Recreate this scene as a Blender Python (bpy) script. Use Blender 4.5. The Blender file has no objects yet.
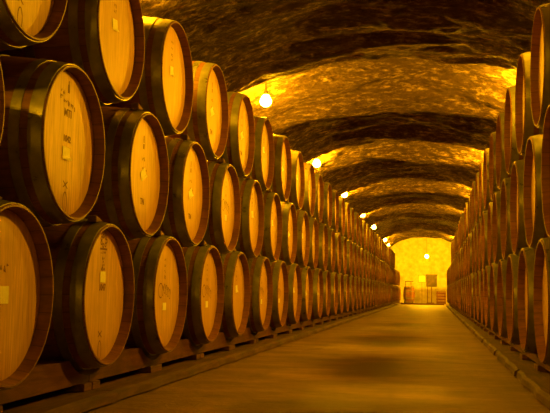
import bpy, bmesh, math, random
from mathutils import Vector, Matrix, noise
random.seed(7)
PI = math.pi
S = bpy.context.scene
COL = S.collection

# ------------------------------------------------------------------ helpers
def srgb(r, g, b):
    f = lambda c: ((c/255+.055)/1.055)**2.4 if c > 10 else c/255/12.92
    return (f(r), f(g), f(b), 1)

class NT:
    def __init__(s, name):
        s.m = bpy.data.materials.new(name); s.m.use_nodes = True
        s.t = s.m.node_tree; s.b = s.t.nodes['Principled BSDF']
    def n(s, typ, **kw):
        o = s.t.nodes.new(typ)
        for k, v in kw.items():
            if k.startswith('i_'):
                o.inputs[int(k[2:]) if k[2:].isdigit() else k[2:].replace('_', ' ')].default_value = v
            else: setattr(o, k, v)
        return o
    def l(s, a, b): s.t.links.new(a, b)
    def ramp(s, fac, stops):
        r = s.n('ShaderNodeValToRGB'); e = r.color_ramp.elements
        while len(e) < len(stops): e.new(.5)
        for i, (p, c) in enumerate(stops):
            e[i].position = p; e[i].color = c if len(c) == 4 else (*c, 1)
        s.l(fac, r.inputs[0]); return r.outputs[0]
    def noise(s, vec, scale, detail=4, rough=.55, dist=0):
        o = s.n('ShaderNodeTexNoise'); o.inputs['Scale'].default_value = scale
        o.inputs['Detail'].default_value = detail; o.inputs['Roughness'].default_value = rough
        o.inputs['Distortion'].default_value = dist
        s.l(vec, o.inputs['Vector']); return o.outputs['Fac']
    def map(s, vec, sc=(1, 1, 1), loc=(0, 0, 0)):
        o = s.n('ShaderNodeMapping'); o.inputs['Scale'].default_value = sc; o.inputs['Location'].default_value = loc
        s.l(vec, o.inputs['Vector']); return o.outputs[0]
    def mix(s, fac, a, b, mode='MIX'):
        o = s.n('ShaderNodeMix', data_type='RGBA', blend_type=mode)
        for v, i in ((fac, 0), (a, 6), (b, 7)):
            if isinstance(v, (int, float, tuple)): o.inputs[i].default_value = v
            else: s.l(v, o.inputs[i])
        return o.outputs[2]
    def math(s, op, a, b=0.0, c=None):
        o = s.n('ShaderNodeMath', operation=op)
        for i, v in enumerate((a, b) if c is None else (a, b, c)):
            if isinstance(v, (int, float)): o.inputs[i].default_value = v
            else: s.l(v, o.inputs[i])
        return o.outputs[0]
    def bump(s, h, strength, dist):
        o = s.n('ShaderNodeBump'); o.inputs['Strength'].default_value = strength; o.inputs['Distance'].default_value = dist
        s.l(h, o.inputs['Height']); s.l(o.outputs[0], s.b.inputs['Normal'])
    def coord(s, which='Object'): return s.n('ShaderNodeTexCoord').outputs[which]
    def rand(s): return s.n('ShaderNodeObjectInfo').outputs['Random']
    def shift(s, vec, k=37.0):      # moves the grain from one object to the next
        o = s.n('ShaderNodeVectorMath', operation='ADD'); c = s.n('ShaderNodeCombineXYZ')
        r = s.math('MULTIPLY', s.rand(), k)
        for i in range(3): s.l(r, c.inputs[i])
        s.l(vec, o.inputs[0]); s.l(c.outputs[0], o.inputs[1]); return o.outputs[0]
    def done(s, color=None, rough=.6, metal=0.0, spec=.5):
        if color is not None:
            if isinstance(color, tuple): s.b.inputs['Base Color'].default_value = color
            else: s.l(color, s.b.inputs['Base Color'])
        if isinstance(rough, (int, float)): s.b.inputs['Roughness'].default_value = rough
        else: s.l(rough, s.b.inputs['Roughness'])
        s.b.inputs['Metallic'].default_value = metal
        s.b.inputs['Specular IOR Level'].default_value = spec
        return s.m

def mesh_obj(name, bm, mats, parent=None, smooth=True):
    me = bpy.data.meshes.new(name); bm.normal_update(); bm.to_mesh(me); bm.free()
    for m in (mats if isinstance(mats, (list, tuple)) else [mats]): me.materials.append(m)
    if smooth:
        me.polygons.foreach_set('use_smooth', [True]*len(me.polygons))
        if len(me.polygons) < 20000: me.set_sharp_from_angle(angle=math.radians(38))
    o = bpy.data.objects.new(name, me); COL.objects.link(o)
    if parent: o.parent = parent
    return o

def tag(o, label=None, cat=None, group=None, kind=None):
    if label: o['label'] = label
    if cat: o['category'] = cat
    if group: o['group'] = group
    if kind: o['kind'] = kind
    return o

def empty(name, loc=(0, 0, 0), rz=0):
    o = bpy.data.objects.new(name, None); o.location = loc; o.rotation_euler = (0, 0, rz)
    o.empty_display_size = .1; COL.objects.link(o); return o

def kids(o): return KIDS.get(o.name, [])
KIDS = {}
def reg(parent, child):
    KIDS.setdefault(parent.name, []).append(child); return child

def copy_tree(o, parent=None):
    c = o.copy(); COL.objects.link(c); c.parent = parent
    for ch in kids(o): reg(c, copy_tree(ch, c))
    return c

def lathe_x(bm, prof, seg=64, close=False, mat=0):
    """revolve (x, r) points about the local X axis"""
    rings = []
    for x, r in prof:
        if r < 1e-6: rings.append([bm.verts.new((x, 0, 0))])
        else: rings.append([bm.verts.new((x, r*math.cos(2*PI*k/seg), r*math.sin(2*PI*k/seg))) for k in range(seg)])
    pairs = list(zip(rings[:-1], rings[1:]))
    if close: pairs.append((rings[-1], rings[0]))
    for a, b in pairs:
        for k in range(seg):
            k2 = (k+1) % seg
            if len(a) == 1: f = bm.faces.new((a[0], b[k], b[k2]))
            elif len(b) == 1: f = bm.faces.new((a[k], b[0], a[k2]))
            else: f = bm.faces.new((a[k], b[k], b[k2], a[k2]))
            f.material_index = mat

def lathe_z(bm, prof, seg=24, at=(0, 0, 0), mat=0):
    rings = []
    for r, z in prof:
        if r < 1e-6: rings.append([bm.verts.new((at[0], at[1], at[2]+z))])
        else: rings.append([bm.verts.new((at[0]+r*math.cos(2*PI*k/seg), at[1]+r*math.sin(2*PI*k/seg), at[2]+z)) for k in range(seg)])
    for a, b in zip(rings[:-1], rings[1:]):
        for k in range(seg):
            k2 = (k+1) % seg
            if len(a) == 1: f = bm.faces.new((a[0], b[k2], b[k]))
            elif len(b) == 1: f = bm.faces.new((a[k], a[k2], b[0]))
            else: f = bm.faces.new((a[k], a[k2], b[k2], b[k]))
            f.material_index = mat

def box(bm, x0, x1, y0, y1, z0, z1, bev=0.0, wob=0.0, mat=0):
    r = bmesh.ops.create_cube(bm, size=1)
    vs = r['verts']
    for v in vs:
        v.co = Vector(((x0+x1)/2+v.co.x*(x1-x0), (y0+y1)/2+v.co.y*(y1-y0), (z0+z1)/2+v.co.z*(z1-z0)))
        if wob: v.co += Vector([random.uniform(-wob, wob) for _ in range(3)])
    if bev:
        es = list({e for v in vs for e in v.link_edges})
        bmesh.ops.bevel(bm, geom=es, offset=bev, segments=2, affect='EDGES', profile=.6)
    for f in bm.faces:
        if mat and f.material_index == 0 and all(v in vs for v in f.verts): f.material_index = mat

def tube(bm, pts, r, seg=8, cap=True, mat=0):
    pts = [Vector(p) for p in pts]; rings = []
    for i, p in enumerate(pts):
        d = (pts[min(i+1, len(pts)-1)]-pts[max(i-1, 0)]).normalized()
        up = Vector((0, 0, 1)) if abs(d.z) < .9 else Vector((1, 0, 0))
        a = d.cross(up).normalized(); b = d.cross(a)
        rings.append([bm.verts.new(p+(a*math.cos(2*PI*k/seg)+b*math.sin(2*PI*k/seg))*r) for k in range(seg)])
    for a, b in zip(rings[:-1], rings[1:]):
        for k in range(seg): bm.faces.new((a[k], a[(k+1) % seg], b[(k+1) % seg], b[k])).material_index = mat
    if cap:
        bm.faces.new(rings[0]).material_index = mat; bm.faces.new(rings[-1][::-1]).material_index = mat
    bmesh.ops.recalc_face_normals(bm, faces=bm.faces)

# ------------------------------------------------------------------ materials
def wood_stave():
    t = NT('barrel_stave_oak'); c = t.coord()
    sep = t.n('ShaderNodeSeparateXYZ'); t.l(c, sep.inputs[0])
    ang = t.math('ARCTAN2', sep.outputs[1], sep.outputs[2])
    idx = t.math('FLOOR', t.math('MULTIPLY', ang, 28/(2*PI)))
    w = t.n('ShaderNodeTexWhiteNoise', noise_dimensions='1D')
    t.l(t.math('ADD', idx, t.math('MULTIPLY', t.rand(), 91.0)), w.inputs['W'])
    g = t.noise(t.map(t.shift(c), (3, 26, 26)), 2.2, 5, .6)
    st = t.noise(t.shift(c, 11), 5, 3, .5)
    col = t.ramp(g, [(.25, (.13, .052, .021)), (.75, (.31, .135, .053))])
    col = t.mix(t.math('MULTIPLY', w.outputs[0], .45), col, (.11, .036, .014, 1))
    col = t.mix(t.ramp(st, [(.5, (0, 0, 0)), (.75, (.6, .6, .6))]), col, (.07, .024, .01, 1))
    fr = t.math('FRACT', t.math('MULTIPLY', ang, 28/(2*PI)))
    seam = t.math('GREATER_THAN', t.math('ABSOLUTE', t.math('SUBTRACT', fr, .5)), .472)
    col = t.mix(t.math('MULTIPLY', seam, .65), col, (.04, .02, .01, 1))
    t.bump(t.math('SUBTRACT', g, seam), .35, .003)
    return t.done(col, .55, 0, .4)

def wood_head():
    t = NT('barrel_head_oak'); c = t.coord()
    sep = t.n('ShaderNodeSeparateXYZ'); t.l(c, sep.inputs[0])
    k = t.math('ADD', t.math('MULTIPLY', sep.outputs[1], 11.5), .37)
    w = t.n('ShaderNodeTexWhiteNoise', noise_dimensions='1D')
    t.l(t.math('ADD', t.math('FLOOR', k), t.math('MULTIPLY', t.rand(), 91.0)), w.inputs['W'])
    sh = t.shift(c)
    g = t.noise(t.map(sh, (1, 34, 2.0)), 3.0, 6, .62, .4)
    g2 = t.noise(t.map(sh, (1, 90, 5)), 2.0, 3, .6)
    bl = t.noise(sh, 6, 4, .6)
    col = t.ramp(g, [(.30, (.46, .27, .085)), (.66, (.86, .59, .22))])
    col = t.mix(t.math('MULTIPLY', w.outputs[0], .5), col, (.50, .30, .10, 1))
    col = t.mix(t.ramp(g2, [(.55, (0, 0, 0)), (.8, (.45, .45, .45))]), col, (.44, .27, .11, 1))
    col = t.mix(t.ramp(bl, [(.55, (0, 0, 0)), (.8, (.55, .55, .55))]), col, (.46, .25, .10, 1))
    col = t.mix(t.math('MULTIPLY', t.rand(), .38), col, (.50, .28, .12, 1))
    seam = t.math('GREATER_THAN', t.math('ABSOLUTE', t.math('SUBTRACT', t.math('FRACT', k), .5)), .485)
    col = t.mix(t.math('MULTIPLY', seam, .22), col, (.15, .07, .03, 1))
    t.bump(t.math('SUBTRACT', g, seam), .2, .002)
    return t.done(col, .5, 0, .4)

def steel_hoop():
    t = NT('galvanised_hoop_steel'); c = t.coord()
    n = t.noise(t.shift(c), 14, 5, .65); n2 = t.noise(t.shift(c, 5), 3.5, 3)
    col = t.ramp(n, [(.3, (.15, .145, .075)), (.7, (.30, .29, .16))])
    col = t.mix(t.ramp(n2, [(.5, (0, 0, 0)), (.78, (.7, .7, .7))]), col, (.09, .05, .03, 1))
    t.bump(n, .1, .001)
    return t.done(col, t.ramp(n, [(.3, (.24, .24, .24)), (.7, (.45, .45, .45))]), .35)

def timber(name, a, b, rough=.8):
    t = NT(name); c = t.shift(t.coord())
    g = t.noise(t.map(c, (14, 1.3, 14)), 2.5, 6, .65, .6); st = t.noise(c, 4, 4, .6)
    col = t.ramp(g, [(.3, a), (.72, b)])
    col = t.mix(t.ramp(st, [(.45, (0, 0, 0)), (.75, (.75, .75, .75))]), col, tuple(x*.4 for x in a)+(1,))
    t.bump(g, .5, .006)
    return t.done(col, rough, 0, .25)

def rock():
    t = NT('rough_cave_rock'); c = t.n('ShaderNodeNewGeometry').outputs['Position']
    big = t.noise(t.map(c, (.55, 1.0, .8)), 1.3, 5, .6, .5)
    st = t.noise(t.map(c, (1.0, 6.5, 5)), 2.0, 8, .68, .5)
    fine = t.noise(t.map(c, (1, 2.0, 1.6)), 10, 9, .74)
    pit = t.noise(c, 30, 4, .7)
    col = t.ramp(fine, [(.36, (.025, .013, .008)), (.5, (.125, .076, .043)), (.65, (.60, .46, .29))])
    col = t.mix(t.ramp(st, [(.42, (0, 0, 0)), (.60, (.9, .9, .9))]), col, (.06, .035, .022, 1))
    col = t.mix(t.ramp(big, [(.5, (0, 0, 0)), (.66, (.6, .6, .6))]), col, (.11, .07, .045, 1))
    h = t.math('ADD', t.math('MULTIPLY', st, .7), t.math('ADD', t.math('MULTIPLY', fine, 1.0), t.math('MULTIPLY', pit, .35)))
    t.bump(h, 1.0, .11)
    return t.done(col, .85, 0, .25)

def plaster():
    t = NT('limewashed_rock'); c = t.n('ShaderNodeNewGeometry').outputs['Position']
    fine = t.noise(c, 5, 6, .6)
    t.bump(fine, .5, .04)
    return t.done(t.ramp(fine, [(.3, (.42, .38, .16)), (.7, (.68, .64, .32))]), .85, 0, .2)

def concrete():
    t = NT('worn_concrete_floor'); c = t.n('ShaderNodeNewGeometry').outputs['Position']
    sep = t.n('ShaderNodeSeparateXYZ'); t.l(c, sep.inputs[0])
    n1 = t.noise(t.map(c, (.8, 1.6, 1)), 2.4, 8, .7); n2 = t.noise(c, 24, 6, .7); n3 = t.noise(t.map(c, (2.4, .5, 1)), 1.5, 4, .6, 1)
    col = t.ramp(n1, [(.34, (.08, .042, .020)), (.66, (.26, .155, .08))])
    col = t.mix(t.ramp(n2, [(.35, (.5, .5, .5)), (.6, (0, 0, 0))]), col, (.15, .09, .05, 1))
    col = t.mix(t.ramp(n3, [(.52, (0, 0, 0)), (.75, (.5, .5, .5))]), col, (.12, .07, .04, 1))
    # damp patches under the drips of the vault
    wob = t.math('MULTIPLY', t.math('SUBTRACT', t.noise(c, 3.0, 5, .65), .5), 1.5)
    mask = None
    for x, y, rx, ry, s_ in STAINS:
        dx = t.math('DIVIDE', t.math('SUBTRACT', sep.outputs[0], x), rx)
        dy = t.math('DIVIDE', t.math('SUBTRACT', sep.outputs[1], y), ry)
        d = t.math('ADD', t.math('SQRT', t.math('ADD', t.math('MULTIPLY', dx, dx), t.math('MULTIPLY', dy, dy))), wob)
        mr = t.n('ShaderNodeMapRange', interpolation_type='SMOOTHSTEP')
        mr.inputs[1].default_value = .45; mr.inputs[2].default_value = 1.25
        mr.inputs[3].default_value = s_; mr.inputs[4].default_value = 0
        t.l(d, mr.inputs[0])
        mask = mr.outputs[0] if mask is None else t.math('MAXIMUM', mask, mr.outputs[0])
    col = t.mix(mask, col, (.045, .022, .012, 1))
    t.bump(t.math('ADD', n2, n1), .6, .03)
    rough = t.math('SUBTRACT', .62, t.math('MULTIPLY', mask, .12))
    return t.done(col, rough, 0, .35)

STAINS = [(-.37, 5.45, .22, .62, .9), (-.42, 8.1, .24, .65, .75), (-.40, 10.6, .26, .6, .7), (-.38, 13.2, .27, .6, .7),
          (-.42, 16.0, .3, .6, .65), (-.38, 19.0, .3, .6, .65), (-.40, 22.5, .3, .7, .6), (-.42, 27.0, .3, .8, .6),
          (-.55, 3.55, .34, .33, .75), (.12, 6.7, .12, .3, .35)]
M_STAVE = wood_stave(); M_HEAD = wood_head(); M_HOOP = steel_hoop()
M_TIMBER = timber('dark_rack_timber', (.07, .026, .012), (.17, .070, .032))
M_SLEEPER = timber('damp_sleeper_timber', (.035, .014, .008), (.12, .05, .025))
M_CHOCK = timber('pale_wedge_wood', (.20, .12, .06), (.34, .21, .11))
M_ROCK = rock(); M_PLASTER = plaster(); M_FLOOR = concrete()
t = NT('black_stencil_ink'); M_INK = t.done((.20, .085, .025, 1), .7)
t = NT('paper_label'); n = t.noise(t.coord(), 60, 3)
M_PAPER = t.done(t.ramp(n, [(.35, (.86, .84, .66)), (.7, (.95, .93, .78))]), .6)
t = NT('bung_silicone'); M_BUNG = t.done((.45, .30, .18, 1), .6)
t = NT('dark_painted_iron'); n = t.noise(t.coord(), 30, 3)
M_IRON = t.done(t.ramp(n, [(.3, (.03, .025, .02)), (.7, (.09, .07, .05))]), .5, .4)
t = NT('dark_board'); n = t.noise(t.map(t.coord(), (1, 1, 1)), 9, 3)
M_BOARD = t.done(t.ramp(n, [(.35, (.015, .008, .004)), (.7, (.09, .05, .02))]), .6)

LAMP = (1.0, .435, .003)
def glow(name, strength, color=LAMP):
    t = NT(name); t.b.inputs['Base Color'].default_value = (.8, .7, .4, 1)
    t.b.inputs['Emission Color'].default_value = (*color, 1); t.b.inputs['Emission Strength'].default_value = strength
    return t.m

# ------------------------------------------------------------------ camera
CAM_H = .46
cam_d = bpy.data.cameras.new('camera'); cam = bpy.data.objects.new('camera', cam_d); COL.objects.link(cam)
cam_d.sensor_width = 36; cam_d.lens = 877.1/550*36; cam_d.clip_start = .02; cam_d.clip_end = 200
cam.matrix_world = Matrix.Translation((0, 0, CAM_H)) @ Matrix.Rotation(.179, 4, 'Z') @ Matrix.Rotation(PI/2+.0953, 4, 'X') @ Matrix.Rotation(.0167, 4, 'Z')
S.camera = cam

# ------------------------------------------------------------------ barrel
HL, RH, RB = .47, .288, .3405                       # half length, head radius, bilge radius
def rad(x): return RB-(RB-RH)*(abs(x)/HL)**2
HOOPS = [(.463, .417), (.388, .352), (.205, .168)]

def hoop_bm(x0, x1, seg=64):
    bm = bmesh.new(); n = 4
    outer = [(x0+(x1-x0)*k/n, rad(x0+(x1-x0)*k/n)+.0032) for k in range(n+1)]
    inner = [(x, r-.005) for x, r in reversed(outer)]
    lathe_x(bm, outer+inner, seg, close=True)
    bmesh.ops.recalc_face_normals(bm, faces=bm.faces); return bm

def body_prof(n=16):
    p = [(HL, RH-.008), (HL, RH-.002), (HL-.002, RH)]
    p += [(HL*(1-2*k/n), rad(HL*(1-2*k/n))) for k in range(1, n)]
    p += [(-HL+.002, RH), (-HL, RH-.002), (-HL, RH-.008)]
    p = [(HL-.052, RH-.018), (HL-.012, RH-.010)] + p + [(-HL+.012, RH-.010), (-HL+.052, RH-.018)]
    return p

XH = HL-.041                                        # x of the head's face
def head_bm(side, seg=64):
    bm = bmesh.new(); x = side*XH; r = RH-.0150
    prof = [(x-side*.012, r), (x-side*.004, r), (x, r-.008), (x, r*.6), (x, 0)]
    lathe_x(bm, prof, seg); bmesh.ops.recalc_face_normals(bm, faces=bm.faces)
    # keep the outward side outward
    if sum(f.normal.x*side for f in bm.faces if abs(f.calc_center_median().x-x) < .001) < 0:
        bmesh.ops.reverse_faces(bm, faces=bm.faces)
    return bm

def text_into(bm, s_, y, z, size, sx=1.0, bold=.0):
    cu = bpy.data.curves.new('t', 'FONT'); cu.body = s_; cu.size = size; cu.align_x = 'CENTER'; cu.align_y = 'CENTER'
    cu.extrude = .0004; cu.offset = bold
    o = bpy.data.objects.new('t', cu); COL.objects.link(o)
    dg = bpy.context.evaluated_depsgraph_get(); dg.update()
    me = bpy.data.meshes.new_from_object(o.evaluated_get(dg))
    # text x -> barrel +Y (to the viewer's right), text y -> Z, text z -> X
    me.transform(Matrix(((0, 0, 1, XH+.0006), (sx, 0, 0, y), (0, 1, 0, z), (0, 0, 0, 1))))
    bm.from_mesh(me); bpy.data.objects.remove(o); bpy.data.curves.remove(cu); bpy.data.meshes.remove(me)

def stroke(bm, pts, w=.004):
    """a flat inked line on the head"""
    P = [Vector((XH+.0008, p[0], p[1])) for p in pts]; L = []
    for i, p in enumerate(P):
        d = (P[min(i+1, len(P)-1)]-P[max(i-1, 0)]).normalized(); nrm = Vector((0, -d.z, d.y))*w/2
        L.append((bm.verts.new(p+nrm), bm.verts.new(p-nrm)))
    for a, b in zip(L[:-1], L[1:]): bm.faces.new((a[0], b[0], b[1], a[1]))

def oval(cy, cz, ry, rz, n=20, a0=0, a1=2*PI):
    return [(cy+ry*math.cos(a0+(a1-a0)*k/n), cz+rz*math.sin(a0+(a1-a0)*k/n)) for k in range(n+1)]

def cross_oval(bm, y, z):
    stroke(bm, oval(y, z, .017, .038), .005)
    stroke(bm, [(y-.02, z+.055), (y+.02, z+.078)], .005); stroke(bm, [(y-.02, z+.078), (y+.02, z+.052)], .005)

def scribble(bm, y, z, n, w, h, rnd, tilt=0.0, lw=.004):
    """worn lettering too faint to read: a row of broken strokes"""
    for k in range(n):
        cy = y+(k-(n-1)/2)*w; cz = z+tilt*(cy-y)
        p = [(cy+rnd.uniform(-.35, .35)*w, cz+rnd.uniform(-.5, .5)*h) for _ in range(4)]
        stroke(bm, p, lw)

def marks(kind):
    bm = bmesh.new(); r = random.Random(kind*13+5)
    if kind == 0:        # bottle mark, faint row, MTI, number, crossed oval
        stroke(bm, [(0.0, .222), (0.0, .190)], .018); stroke(bm, [(0, .236), (0, .220)], .009)
        scribble(bm, -.05, .185, 3, .014, .02, r); scribble(bm, -.005, .152, 9, .016, .020, r, -.2, .007)
        text_into(bm, 'MTI', .0, .112, .042, 1.0, .0005)
        text_into(bm, '1042', .0, .015, .034, 1.0, .0008)
        cross_oval(bm, .0, -.222)
    elif kind == 1:      # round ornament, column of small marks, number, crossed oval
        for k in range(7):
            a = 2*PI*k/7; stroke(bm, oval(.030*math.cos(a), .222+.020*math.sin(a), .008, .008, 8), .006)
        stroke(bm, [(-.040, .188), (.040, .188)], .008); scribble(bm, 0, .172, 4, .016, .012, r, 0, .006)
        for z, n_ in ((.150, 2), (.132, 1), (.116, 2), (.106, 3)): scribble(bm, 0, z, n_, .016, .018, r, 0, .007)
        text_into(bm, '1047', .0, .028, .036, 1.0, .0012)
        cross_oval(bm, -.01, -.228)
    elif kind == 2:      # small column and an arched flourish
        for z in (.175, .145, .115): scribble(bm, 0, z, 2, .012, .014, r, 0, .006)
        scribble(bm, 0, .085, 2, .016, .022, r, 0, .006)
        stroke(bm, oval(-.065, .018, .036, .036, 14, .3, 5.2), .006)
        for k in range(5): stroke(bm, oval(-.03+.030*k, .03-.018*abs(k-1.2)*.6, .012, .024, 10, 0, 5.0), .0055)
    elif kind == 3:      # column of worn marks
        stroke(bm, [(0, .185), (0, .15)], .012); stroke(bm, [(.0, .145), (.0, .12)], .018)
        scribble(bm, 0, .075, 3, .016, .02, r, 0, .006); scribble(bm, .02, .025, 3, .024, .012, r, -.1, .006)
        text_into(bm, 'TN', .0, -.13, .04, 1.0, .001)
    elif kind == 5:
        scribble(bm, -.01, .085, 4, .02, .028, r, 0, .007)
    else:                # faint marks only
        for z in (.19, .155, .12, .095): scribble(bm, 0, z, 2, .018, .018, r, 0, .006)
    bmesh.ops.recalc_face_normals(bm, faces=bm.faces); return bm

def label_bm(w, h, z, y=0, tilt=0.0, peel=0.0):
    bm = bmesh.new(); n = 6; F, B = [], []
    for j in range(n+1):
        for row, off in ((F, .0022), (B, .0012)):
            r_ = []
            for i in range(2):
                a, b = (i-.5)*w, (j/n-.5)*h
                lift = peel*max(0, .5-j/n)**2*4*i
                r_.append(bm.verts.new((XH+off+lift, y+a*math.cos(tilt)-b*math.sin(tilt), z+a*math.sin(tilt)+b*math.cos(tilt))))
            row.append(r_)
    for j in range(n):
        bm.faces.new((F[j][0], F[j][1], F[j+1][1], F[j+1][0])); bm.faces.new((B[j+1][0], B[j+1][1], B[j][1], B[j][0]))
        for i in (0, 1): bm.faces.new((F[j][i], F[j+1][i], B[j+1][i], B[j][i]))
    bm.faces.new((F[0][0], B[0][0], B[0][1], F[0][1])); bm.faces.new((F[n][1], B[n][1], B[n][0], F[n][0]))
    bmesh.ops.recalc_face_normals(bm, faces=bm.faces)
    return bm

UP = RB                                             # the Empty sits at the barrel's lowest point
def make_near(kind):
    root = empty('wine_barrel')
    def part(name, bm, m, parent=root, **kw):
        o = mesh_obj(name, bm, m, parent, **kw)
        if parent is root: o.location = (0, 0, UP)
        return reg(parent, o)
    bm = bmesh.new(); lathe_x(bm, body_prof(20), 56); bmesh.ops.recalc_face_normals(bm, faces=bm.faces)
    b = part('staves', bm, M_STAVE)
    for s_ in (1, -1):
        for a, c in HOOPS: part('hoop', hoop_bm(*sorted((s_*a, s_*c))), M_HOOP)
    hd = part('barrel_head', head_bm(1), M_HEAD)
    part('barrel_head', head_bm(-1), M_HEAD)
    bm = bmesh.new(); lathe_z(bm, [(.031, RB-.004), (.031, RB+.010), (.024, RB+.014), (0, RB+.014)], 20)
    part('bung', bm, M_BUNG)
    mk = part('stencil_marks', marks(kind), M_INK, hd, smooth=False)
    args = [(.066, .048, -.040, -.005, .0, .010), (.060, .046, .072, 0, 0, 0), (.058, .038, -.062, 0, 0, 0), (.070, .046, .0, 0, .45, .008), (.060, .050, .035, 0, .1, .008), (.066, .056, .0, .0, 0, 0)][kind]
    pl = part('paper_label', label_bm(*args), M_PAPER, hd, smooth=False)
    return root

def make_far():
    bm = bmesh.new(); seg = 40
    lathe_x(bm, [(x, r) for x, r in body_prof(8)], seg)
    for s_ in (1, -1):
        x = s_*XH; lathe_x(bm, [(x, RH-.015), (x, 0)], seg, mat=1)
        for a, c in HOOPS:
            n0, n1 = sorted((s_*a, s_*c))
            lathe_x(bm, [(n0, rad(n0)-.002), (n0, rad(n0)+.0045), (n1, rad(n1)+.0045), (n1, rad(n1)-.002)], seg, mat=2)
    for v in bm.verts: v.co.z += UP
    bmesh.ops.recalc_face_normals(bm, faces=bm.faces)
    return bm
M_FAR_STAVE = M_STAVE

# ------------------------------------------------------------------ stacks
SP, PZ, Z1 = .8546, .564, CAM_H-.0287
XL, XR = -1.3078, .4959
rows = [  # side, row, y of barrel 0, first, last, last with parts
    ('left', 0, 2.6138, 0, 40, 11), ('left', 1, 3.0600, -1, 38, 11), ('left', 2, 3.4950, -1, 32, 11),
    ('right', 0, 4.300, -1, 33, 6), ('right', 1, 3.905, -1, 34, 7), ('right', 2, 4.335, -1, 24, 7)]
tweak = {('left', 0, 0): (-.02, .01), ('left', 0, 2): (.003, 0), ('left', 1, 1): (.02, 0), ('left', 1, 2): (-.01, 0), ('left', 1, 3): (.015, -.005),
         ('left', 2, 0): (.035, -.01), ('left', 2, 1): (-.01, 0), ('left', 2, 2): (.01, -.005), ('left', 2, -1): (-.02, .01),
         ('right', 0, 0): (0, 0), ('right', 1, 0): (.015, 0), ('right', 1, 1): (-.02, 0), ('left', 1, 0): (-.005, 0)}
ORD = ['first', 'second', 'third', 'fourth', 'fifth', 'sixth', 'seventh', 'eighth', 'ninth', 'tenth', 'eleventh', 'twelfth', 'thirteenth',
       'fourteenth', 'fifteenth', 'sixteenth', 'seventeenth', 'eighteenth', 'nineteenth', 'twentieth']
TENS = {2: 'twenty', 3: 'thirty', 4: 'forty'}
def ordinal(n):                                     # n from 1
    if n <= 20: return ORD[n-1]
    if n % 10 == 0: return {3: 'thirtieth', 4: 'fortieth'}[n//10]
    return TENS[n//10]+'-'+ORD[n % 10-1]
ROWN = ['bottom', 'middle', 'top']
kinds = {('left', 0, 0): 5, ('left', 0, 1): 1, ('left', 0, 2): 2, ('left', 0, 3): 2, ('left', 0, 4): 4, ('left', 1, 0): 0, ('left', 1, 1): 3, ('left', 1, 2): 3,
         ('left', 2, 0): 4, ('left', 2, 1): 4, ('left', 2, -1): 0}
looks = {('left', 0, 1): 'oak barrel with long column of stamped marks, second in the bottom row, left stack',
         ('left', 0, 2): 'oak barrel with arched script stamp, third in the bottom row of the left stack',
         ('left', 1, 0): 'oak barrel stamped MTI with a yellow label, large in the middle row of left stack',
         }
protos = {}; far_me = None
POS = {}
for side, rw, y0, a, b, near_to in rows:
    sg = 1 if side == 'left' else -1
    rnd = random.Random(rw*10+(side == 'left'))
    for k in range(a, b+1):
        dy, dx = tweak.get((side, rw, k), (rnd.uniform(-.006, .006), rnd.uniform(-.008, .008) if k > 3 else 0))
        xf = (XL if side == 'left' else XR)+dx
        x = xf-sg*HL; y = y0+k*SP+dy; z = Z1+rw*PZ-UP
        POS[side, rw, k] = (xf, y, z+UP)
        if k <= near_to:
            kd = kinds.get((side, rw, k), rnd.choice([4, 3, 2, 4]) if rw else rnd.choice([2, 4, 3]))
            if kd not in protos: o = protos[kd] = make_near(kd)
            else: o = copy_tree(protos[kd])
        else:
            if far_me is None:
                o = mesh_obj('wine_barrel', make_far(), [M_STAVE, M_HEAD, M_HOOP]); far_me = o.data
            else:
                o = bpy.data.objects.new('wine_barrel', far_me); COL.objects.link(o)
        o.location = (x, y, z); o.rotation_euler = (0, 0, 0 if sg > 0 else PI)
        lab = looks.get((side, rw, k), f'oak wine barrel, {ordinal(k-a+1)} from the near end in the {ROWN[rw]} row, {side} stack')
        tag(o, lab, 'barrel', f'barrels in the {ROWN[rw]} row of the {side} stack')

# ------------------------------------------------------------------ racks under the stacks
def beam_bm(xa, xb, y0, cen, n_half=2):
    """notched beam, local y from 0 to 2*SP; cen = y of the barrel centres"""
    zt, zb, R = .172, .073, .331; c = Z1
    hw = math.sqrt(R*R-(c-zt)**2); top = [(0.004, zt)]
    L = 2*SP
    for cc in cen:
        for k in range(13):
            yy = cc-hw+2*hw*k/12
            if .004 < yy < L-.004: top.append((yy, c-math.sqrt(max(R*R-(yy-cc)**2, 0))))
    if cen[0] <= .01: top[0] = (.004, c-R)
    top.append((L-.004, c-R if cen[-1] >= L-.01 else zt))
    bm = bmesh.new(); A, B, C_, D_ = [], [], [], []
    for yy, zz in top:
        w = .0015*math.sin(yy*17)
        A.append(bm.verts.new((xa, yy, zz+w))); B.append(bm.verts.new((xb, yy, zz-w)))
        C_.append(bm.verts.new((xa, yy, zb))); D_.append(bm.verts.new((xb, yy, zb)))
    for i in range(len(top)-1):
        bm.faces.new((A[i], A[i+1], B[i+1], B[i])); bm.faces.new((C_[i], C_[i+1], A[i+1], A[i]))
        bm.faces.new((D_[i+1], D_[i], B[i], B[i+1])); bm.faces.new((C_[i+1], C_[i], D_[i], D_[i+1]))
    bm.faces.new((A[0], B[0], D_[0], C_[0])); bm.faces.new((B[-1], A[-1], C_[-1], D_[-1]))
    bmesh.ops.recalc_face_normals(bm, faces=bm.faces); return bm

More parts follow.
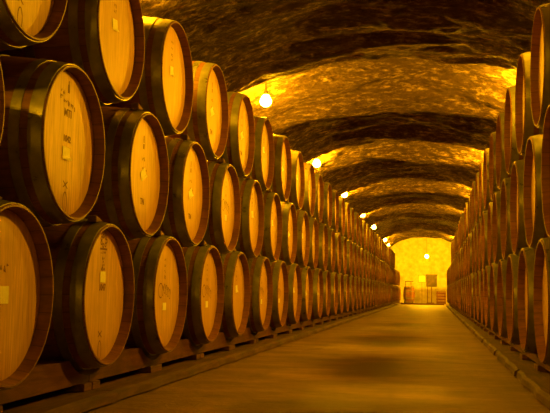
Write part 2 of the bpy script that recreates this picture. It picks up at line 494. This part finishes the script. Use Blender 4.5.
def make_rack():
    """local x measured inward from the head plane (x=0), negative is under the barrels; y 0..2*SP from a barrel centre"""
    root = empty('barrel_rack')
    cen = [0, SP, 2*SP]
    for xa, xb in ((-.085, -.195), (-.745, -.855)):
        reg(root, mesh_obj('cradle_beam', beam_bm(xb, xa, 0, cen), M_TIMBER, root, smooth=False))
    for yy in (.045, SP, 2*SP-.045):
        w = .09 if yy == SP else .04
        bm = bmesh.new(); box(bm, -.88, -.070, yy-w, yy+w, .0415, .0725, .003)
        reg(root, mesh_obj('cross_bearer', bm, M_TIMBER, root, smooth=False))
    for xa, xb in ((-.30, .042), (-.90, -.70)):
        bm = bmesh.new(); nseg = 8
        for j in range(nseg+1):
            yy = .004+(2*SP-.008)*j/nseg; e = .008*math.sin(j*2.1+xa*9)
            for xx, zz in ((xa, 0.001), (xb+e, 0.001), (xb+e-.006, .030), (xb+e-.024, .041), (xa, .041)): bm.verts.new((xx, yy, zz))
        bm.verts.ensure_lookup_table()
        for j in range(nseg):
            for q in range(5): bm.faces.new([bm.verts[i] for i in (j*5+q, j*5+(q+1) % 5, (j+1)*5+(q+1) % 5, (j+1)*5+q)])
        bm.faces.new([bm.verts[i] for i in range(5)]); bm.faces.new([bm.verts[nseg*5+i] for i in range(4, -1, -1)])
        bmesh.ops.recalc_face_normals(bm, faces=bm.faces)
        reg(root, mesh_obj('ground_sleeper', bm, M_SLEEPER, root, smooth=False))
    return root
rack0 = None
for side, y0, n in (('left', 2.6138-SP, 21), ('right', 4.300-SP, 17)):
    for k in range(n):
        o = rack0 = make_rack() if rack0 is None else rack0
        if (side, k) != ('left', 0): o = copy_tree(rack0)
        if side == 'left': o.location = (XL, y0+2*SP*k, 0)
        else: o.location = (XR, y0+2*SP*(k+1), 0); o.rotation_euler = (0, 0, PI)
        tag(o, f'dark notched timber rack on the floor, {ordinal(k+1)} from the near end under the {side} stack', 'rack', f'timber racks under the {side} stack')

# wedges: on the rack beams and where an upper barrel rests on a lower one
def wedge(l, w, h):
    bm = bmesh.new(); v = [bm.verts.new(p) for p in ((-w/2, 0, 0), (w/2, 0, 0), (w/2, l, 0), (-w/2, l, 0), (-w/2, 0, h), (w/2, 0, h), (w/2, l, h*.25), (-w/2, l, h*.25))]
    for f in ((3, 2, 1, 0), (0, 1, 5, 4), (1, 2, 6, 5), (2, 3, 7, 6), (3, 0, 4, 7), (4, 5, 6, 7)): bm.faces.new([v[i] for i in f])
    bmesh.ops.bevel(bm, geom=list(bm.edges), offset=.003, segments=1, affect='EDGES')
    bmesh.ops.recalc_face_normals(bm, faces=bm.faces); return bm
W1 = mesh_obj('wooden_wedge', wedge(.06, .04, .030), M_CHOCK, smooth=False); used = False
def put_wedge(loc, rx, rz, lab, grp, flip=False):
    global used
    o = W1 if not used else W1.copy()
    if used: COL.objects.link(o)
    used = True
    o.location = loc; o.rotation_euler = (rx, 0, rz); tag(o, lab, 'wedge', grp)
for k in range(1, 7):                                # on the beam between the bottom barrels
    xf, y, z = POS['left', 0, k]
    put_wedge((XL-.13, y+.225, .1725), 0, 0, f'pale wooden wedge on the rack beam beside the {ordinal(k+1)} bottom barrel, left stack', 'wedges on the left rack')
for rw in (0, 1):                                   # between rows, on the shoulder of the lower barrel
    for k in range(0, 7):
        if (rw, k) == (1, 0): continue
        xf, y, z = POS['left', rw, k]
        a = math.radians(29 if (rw, k) == (1, 0) else 19.5); x = xf-.055; r = rad(HL-.055)+.010
        put_wedge((x, y-r*math.sin(a)+.0, z+r*math.cos(a)), -.10+a-.12, 0,
                  f'small wooden wedge on top of the {ordinal(k+1 if rw == 0 else k+2)} {ROWN[rw]} barrel of the left stack', 'wedges between the left barrels')
for k in range(0, 5):
    xf, y, z = POS['right', 0, k]
    put_wedge((XR+.13, y-.225, .1725), 0, PI, f'pale wooden wedge on the rack beam beside the {ordinal(k+2)} bottom barrel, right stack', 'wedges on the right rack')

# ------------------------------------------------------------------ cave shell
CX, HW, ZS, ZC = -.40, 2.32, .95, 2.66
YS, YE = -7.0, 41.0
LAMP_Y = [4.6, 8.55, 12.9, 17.1, 21.65, 25.85, 32.1]
def sstep(a, b, v):
    t_ = min(1, max(0, (v-a)/(b-a))); return t_*t_*(3-2*t_)
def crown(y):
    i = max([k for k in range(len(LAMP_Y)) if LAMP_Y[k]-1.2 <= y] or [0]); d = LAMP_Y[i]
    # niche: highest just at the lamp, coming down again behind it
    u = y-d; amp = {1: 1.0, 2: .58, 0: .7}.get(i, .42)
    end = 1.0 if i == 1 else .72
    h = .26*amp*sstep(-.62, -.34, u)*(1-sstep(.05, end, u))-.07-.10*amp*math.exp(-((u-end-.05)/.22)**2)+.04*sstep(end+.1, end+.6, u)
    h += .26*sstep(24.6, 26.2, y)*(1-sstep(30.5, 32.2, y))+.42*sstep(32.9, 34.5, y)
    h += .06*sstep(5.5, 3.0, y)
    return ZC+h
def surf(t_, y):
    """t_ from -1 (foot of left wall) to 1 (foot of right wall) -> point on the vault"""
    zc = crown(y+.30*noise.noise(Vector((t_*2.6, y*.25, 4.4)))); a = abs(t_)
    if a > .66:
        z = ZS*(1-a)/.34; x = HW*(1 if t_ > 0 else -1)
    else:
        th = (a/.66)*PI/2; s_, c_ = math.sin(th), math.cos(th)
        e = 2/2.12
        x = HW*(s_**e)*(1 if t_ > 0 else -1); z = ZS+(zc-ZS)*(max(c_, 0)**e)
    p = Vector((CX+x, y, z))
    n_ = Vector((CX-p.x, 0, 1.2-p.z)).normalized()
    q = Vector((p.x*.55, y*1.5, p.z*.7))
    d = noise.fractal(q*1.1, 1.0, 2.1, 3)*.055
    d += (.5-abs(noise.noise(Vector((p.x*.5, y*2.6, p.z*.8+7)))))*.10*1.0-.03
    d += (.5-abs(noise.noise(Vector((p.x*.9+3, y*5.5, p.z*1.3)))))*.055
    d += noise.fractal(Vector((p.x*2.2, y*4.8, p.z*3)), .7, 2.2, 5)*.030
    wall = sstep(1.5, 1.9, z)
    d = d*(.35+.65*wall)+.01
    return p+n_*d

def shell(name, t0, t1, nt, mat, y0=YS, y1=YE):
    ys = []; y = y0
    while y < y1: ys.append(y); y += .30 if y < 1.5 else (.035 if y < 15 else (.09 if y < 26 else .14))
    ys.append(y1)
    bm = bmesh.new(); g = [[bm.verts.new(surf(t0+(t1-t0)*i/nt, yy)) for i in range(nt+1)] for yy in ys]
    for a, b in zip(g[:-1], g[1:]):
        for i in range(nt): bm.faces.new((a[i], a[i+1], b[i+1], b[i]))
    o = mesh_obj(name, bm, mat); o['kind'] = 'structure'; return o
TT = .50
ceil_o = shell('ceiling', -TT, TT, 150, M_ROCK)
shell('wall_left', -1, -TT, 18, M_ROCK); shell('wall_right', TT, 1, 18, M_ROCK)
def flat(name, mat, pts, nx=1):
    bm = bmesh.new(); bm.faces.new([bm.verts.new(p) for p in pts]); o = mesh_obj(name, bm, mat, smooth=False); o['kind'] = 'structure'; return o
# floor, with slight unevenness
bm = bmesh.new(); g = []
yy = YS
fy = []
while yy < YE: fy.append(yy); yy += .12 if yy < 14 else .4
fy.append(YE)
for y in fy:
    g.append([bm.verts.new((CX-HW-.15+(2*HW+.3)*i/60, y, -.006-.005*abs(noise.noise(Vector((i*.12, y*.8, 0)))))) for i in range(61)])
for a, b in zip(g[:-1], g[1:]):
    for i in range(60): bm.faces.new((a[i], a[i+1], b[i+1], b[i]))
fl = mesh_obj('floor', bm, M_FLOOR); fl['kind'] = 'structure'
def end_wall(name, y, mat, amp):
    bm = bmesh.new(); n = 50; g = []
    for j in range(n+1):
        row = []
        for i in range(n+1):
            x = CX-HW-.2+(2*HW+.4)*i/n; z = -.02+3.5*j/n
            row.append(bm.verts.new((x, y-amp*noise.fractal(Vector((x*1.2, z*1.6, y)), 1, 2, 4), z)))
        g.append(row)
    for a, b in zip(g[:-1], g[1:]):
        for i in range(n): bm.faces.new((a[i], b[i], b[i+1], a[i+1]))
    o = mesh_obj(name, bm, mat); o['kind'] = 'structure'
end_wall('wall_back', YE-.35, M_PLASTER, .10); end_wall('wall_front', YS+.2, M_ROCK, .05)
# low step across the aisle where the far chamber begins
bm = bmesh.new(); box(bm, -1.25, .43, 35.0, 35.25, -.004, .05, .01)
o = mesh_obj('trim_1', bm, M_TIMBER, smooth=False); o['kind'] = 'structure'

# ------------------------------------------------------------------ lamps
def make_lamp(strength, r=.06):
    """origin at the middle of the bulb"""
    root = empty('ceiling_lamp')
    bm = bmesh.new(); bmesh.ops.create_icosphere(bm, subdivisions=3, radius=r)
    for v in bm.verts:
        if v.co.z > 0: v.co.z *= 1.35; v.co.x *= 1-.35*v.co.z/(r*1.35); v.co.y *= 1-.35*v.co.z/(r*1.35)
    reg(root, mesh_obj('bulb', bm, glow('bulb_glow', strength), root))
    bm = bmesh.new(); lathe_z(bm, [(0, .105), (.026, .105), (.028, .05), (.022, .042), (0, .042)], 20); bmesh.ops.recalc_face_normals(bm, faces=bm.faces)
    reg(root, mesh_obj('socket', bm, M_IRON, root))
    bm = bmesh.new(); tube(bm, [(0, 0, .10), (0, 0, .20)], .007, 10)
    reg(root, mesh_obj('stem', bm, M_IRON, root))
    return root
lp = None; BULB = 360.0
def dim(o, k):                                      # a weaker bulb in the same fitting
    b = [c for c in kids(o) if c.name.startswith('bulb')][0]; b.data = b.data.copy()
    b.data.materials[0] = glow('weak_bulb_glow', BULB*k)
for i, y in enumerate(LAMP_Y):
    for side, x in (('right', .86), ('left', -1.66 if i < 2 else -1.71)):
        if lp is None: o = lp = make_lamp(BULB)
        else: o = copy_tree(lp)
        o.location = (x, y+(.45 if (side, i) == ('right', 0) else 0), CAM_H+1.9)
        if side == 'left' and i == 0: dim(o, .5)
        seen = [1, 2, 3, 4, 5, 6]
        if side == 'left' and i in seen: lab = f'glowing bare bulb above the left stack, {ordinal(i)} from the near end'
        else: lab = f'bare bulb on the vault over the {side} barrels, {ordinal(i+1)} along the cellar'
        tag(o, lab, 'lamp', f'bulbs above the {side} stack')
o = copy_tree(lp); o.location = (-1.66, .2, CAM_H+1.9); dim(o, .6); tag(o, 'unseen bare bulb added over the left barrels beside the viewer to light the near hoops', 'lamp')  # carries the left row on out of view, added to light the nearest hoops
o = copy_tree(lp); o.location = (.86, .2, CAM_H+1.9); dim(o, .10); tag(o, 'weak unseen bulb added over the right barrels beside the viewer to light the near hoops', 'lamp')  # right-hand counterpart, also out of view, added as slight fill on the hoops
o = copy_tree(lp); o.location = (-.3, -4.2, .62); dim(o, .4); tag(o, 'unseen bare bulb added low behind the viewer for glints on the hoops', 'lamp')  # free-hanging source added behind the camera so the hoops catch glints
# pendant lamp in the far chamber
root = empty('pendant_lamp', (-.25, 36.3, CAM_H+1.48))
bm = bmesh.new(); bmesh.ops.create_icosphere(bm, subdivisions=3, radius=.07); mesh_obj('bulb', bm, glow('pendant_glow', 1000.0), root)
bm = bmesh.new(); lathe_z(bm, [(.0, .075), (.03, .07), (.03, .12), (0, .12)], 16); bmesh.ops.recalc_face_normals(bm, faces=bm.faces); mesh_obj('socket', bm, M_IRON, root)
bm = bmesh.new(); tube(bm, [(0, 0, .11), (0, 0, 1.2)], .006, 6); mesh_obj('cord', bm, M_IRON, root)
tag(root, 'glowing pendant bulb hanging in the bright far chamber', 'lamp')
for x, lab in ((-1.9, 'bare bulb in the far chamber beside its left wall'), (1.1, 'bare bulb in the far chamber beside its right wall')):
    o = copy_tree(lp); o.location = (x, 38.2, 2.5); tag(o, lab, 'lamp', 'bulbs of the far chamber')

# ------------------------------------------------------------------ things at the far end
YB = 38.6
# board on two legs
root = empty('display_board', (-.06, YB, 0))
bm = bmesh.new(); box(bm, -.23, .23, -.03, .03, .72, 1.24, .006); mesh_obj('panel', bm, M_BOARD, root, smooth=False)
bm = bmesh.new(); box(bm, -.25, .25, -.045, -.032, 1.205, 1.26, .004); mesh_obj('top_rail', bm, M_IRON, root, smooth=False)
for x in (-.17, .0):
    bm = bmesh.new(); box(bm, x-.02, x+.02, -.02, .02, 0, .72, .004); mesh_obj('leg', bm, M_TIMBER, root, smooth=False)
bm = bmesh.new(); box(bm, -.22, .1, -.14, .14, -.004, .05, .006); mesh_obj('foot', bm, M_TIMBER, root, smooth=False)
tag(root, 'dark board on legs standing before the bright far wall', 'board')
# empty frame beside the board
root = empty('picture_frame', (-.47, YB+.02, 0))
for n_, q in (('frame', [(-.17, -.155, .90, 1.23), (.155, .17, .90, 1.23), (-.17, .17, .90, .915), (-.17, .17, 1.215, 1.23)]),):
    bm = bmesh.new()
    for x0, x1, z0, z1 in q: box(bm, x0, x1, -.012, .012, z0, z1, .002)
    mesh_obj('frame', bm, M_TIMBER, root, smooth=False)
bm = bmesh.new(); box(bm, -.155, .155, .0, .006, .915, 1.215); mesh_obj('backing_sheet', bm, M_PLASTER, root, smooth=False)
bm = bmesh.new(); box(bm, -.012, .012, .0, .02, 0, .90, .002); mesh_obj('post', bm, M_CHOCK, root, smooth=False)
tag(root, 'small pale framed notice on a post beside the dark board', 'notice')
# slatted crate
root = empty('wooden_crate', (.34, YB-.4, 0))
for k in range(4):
    z0 = .02+k*.125
    bm = bmesh.new()
    for a in (-1, 1): box(bm, -.20, .20, a*.19-.01, a*.19+.01, z0, z0+.10, .003); box(bm, a*.19-.01, a*.19+.01, -.18, .18, z0, z0+.10, .003)
    mesh_obj('slat', bm, M_TIMBER, root, smooth=False)
for a in (-1, 1):
    for b in (-1, 1):
        bm = bmesh.new(); box(bm, a*.165-.015, a*.165+.015, b*.165-.015, b*.165+.015, -.004, .52, .003); mesh_obj('corner_post', bm, M_TIMBER, root, smooth=False)
bm = bmesh.new(); box(bm, -.205, .205, -.205, .205, .52, .54, .004); mesh_obj('lid', bm, M_TIMBER, root, smooth=False)
tag(root, 'dark slatted wooden crate on the floor right of the board', 'crate')
# upright cask with a dark base and a hand truck beside it
root = empty('upright_cask', (-1.00, 37.9, 0))
bm = bmesh.new(); lathe_z(bm, [(0, .03), (.17, .03), (.17, .0), (.20, -.004), (.235, .2), (.25, .38), (.235, .56), (.19, .73), (.175, .73), (.175, .71), (0, .71)], 32)
bmesh.ops.recalc_face_normals(bm, faces=bm.faces); mesh_obj('staves', bm, M_STAVE, root)
for z in (.06, .22, .52, .68):
    r = .19+.062*(1-((z-.38)/.38)**2)
    bm = bmesh.new(); lathe_z(bm, [(r, z-.018), (r+.006, z-.018), (r+.006, z+.018), (r, z+.018)], 32); bmesh.ops.recalc_face_normals(bm, faces=bm.faces); mesh_obj('hoop', bm, M_HOOP, root)
tag(root, 'small upright wooden cask at the far end of the left stack', 'cask')
root = empty('hand_truck', (-1.02, 37.45, 0))
for x in (-.11, .11):
    bm = bmesh.new(); tube(bm, [(x, .05, .08), (x, .10, .5), (x, .06, .86), (x, -.06, .93)], .016, 10); mesh_obj('side_rail', bm, M_IRON, root)
    bm = bmesh.new(); lathe_x(bm, [(-.02, 0), (-.02, .085), (.02, .085), (.02, 0)], 24)
    for v in bm.verts: v.co += Vector((x*1.45, .05, .082))
    bmesh.ops.recalc_face_normals(bm, faces=bm.faces); mesh_obj('wheel', bm, M_IRON, root)
for z, y in ((.93, -.06), (.5, .10), (.25, .07)):
    bm = bmesh.new(); tube(bm, [(-.13, y, z), (.21 if z > .9 else .13, y, z)], .02 if z > .9 else .012, 10); mesh_obj('cross_bar', bm, M_IRON, root)
bm = bmesh.new(); box(bm, -.13, .13, -.14, .05, .006, .02, .002); mesh_obj('toe_plate', bm, M_IRON, root, smooth=False)
tag(root, 'dark hand truck standing before the cask at the far end', 'hand truck')

# ------------------------------------------------------------------ world and view
w = bpy.data.worlds.new('world'); S.world = w; w.use_nodes = True
w.node_tree.nodes['Background'].inputs[0].default_value = (1, .45, .06, 1); w.node_tree.nodes['Background'].inputs[1].default_value = 0.0
S.view_settings.view_transform = 'Standard'; S.view_settings.look = 'None'
S.view_settings.exposure = 2.4; S.view_settings.gamma = 1.0; S.view_settings.use_curve_mapping = False
S.cycles.use_denoising = True; S.cycles.max_bounces = 8; S.cycles.diffuse_bounces = 3
S.cycles.use_light_tree = True; S.cycles.sample_clamp_indirect = 6.0; S.cycles.caustics_reflective = False
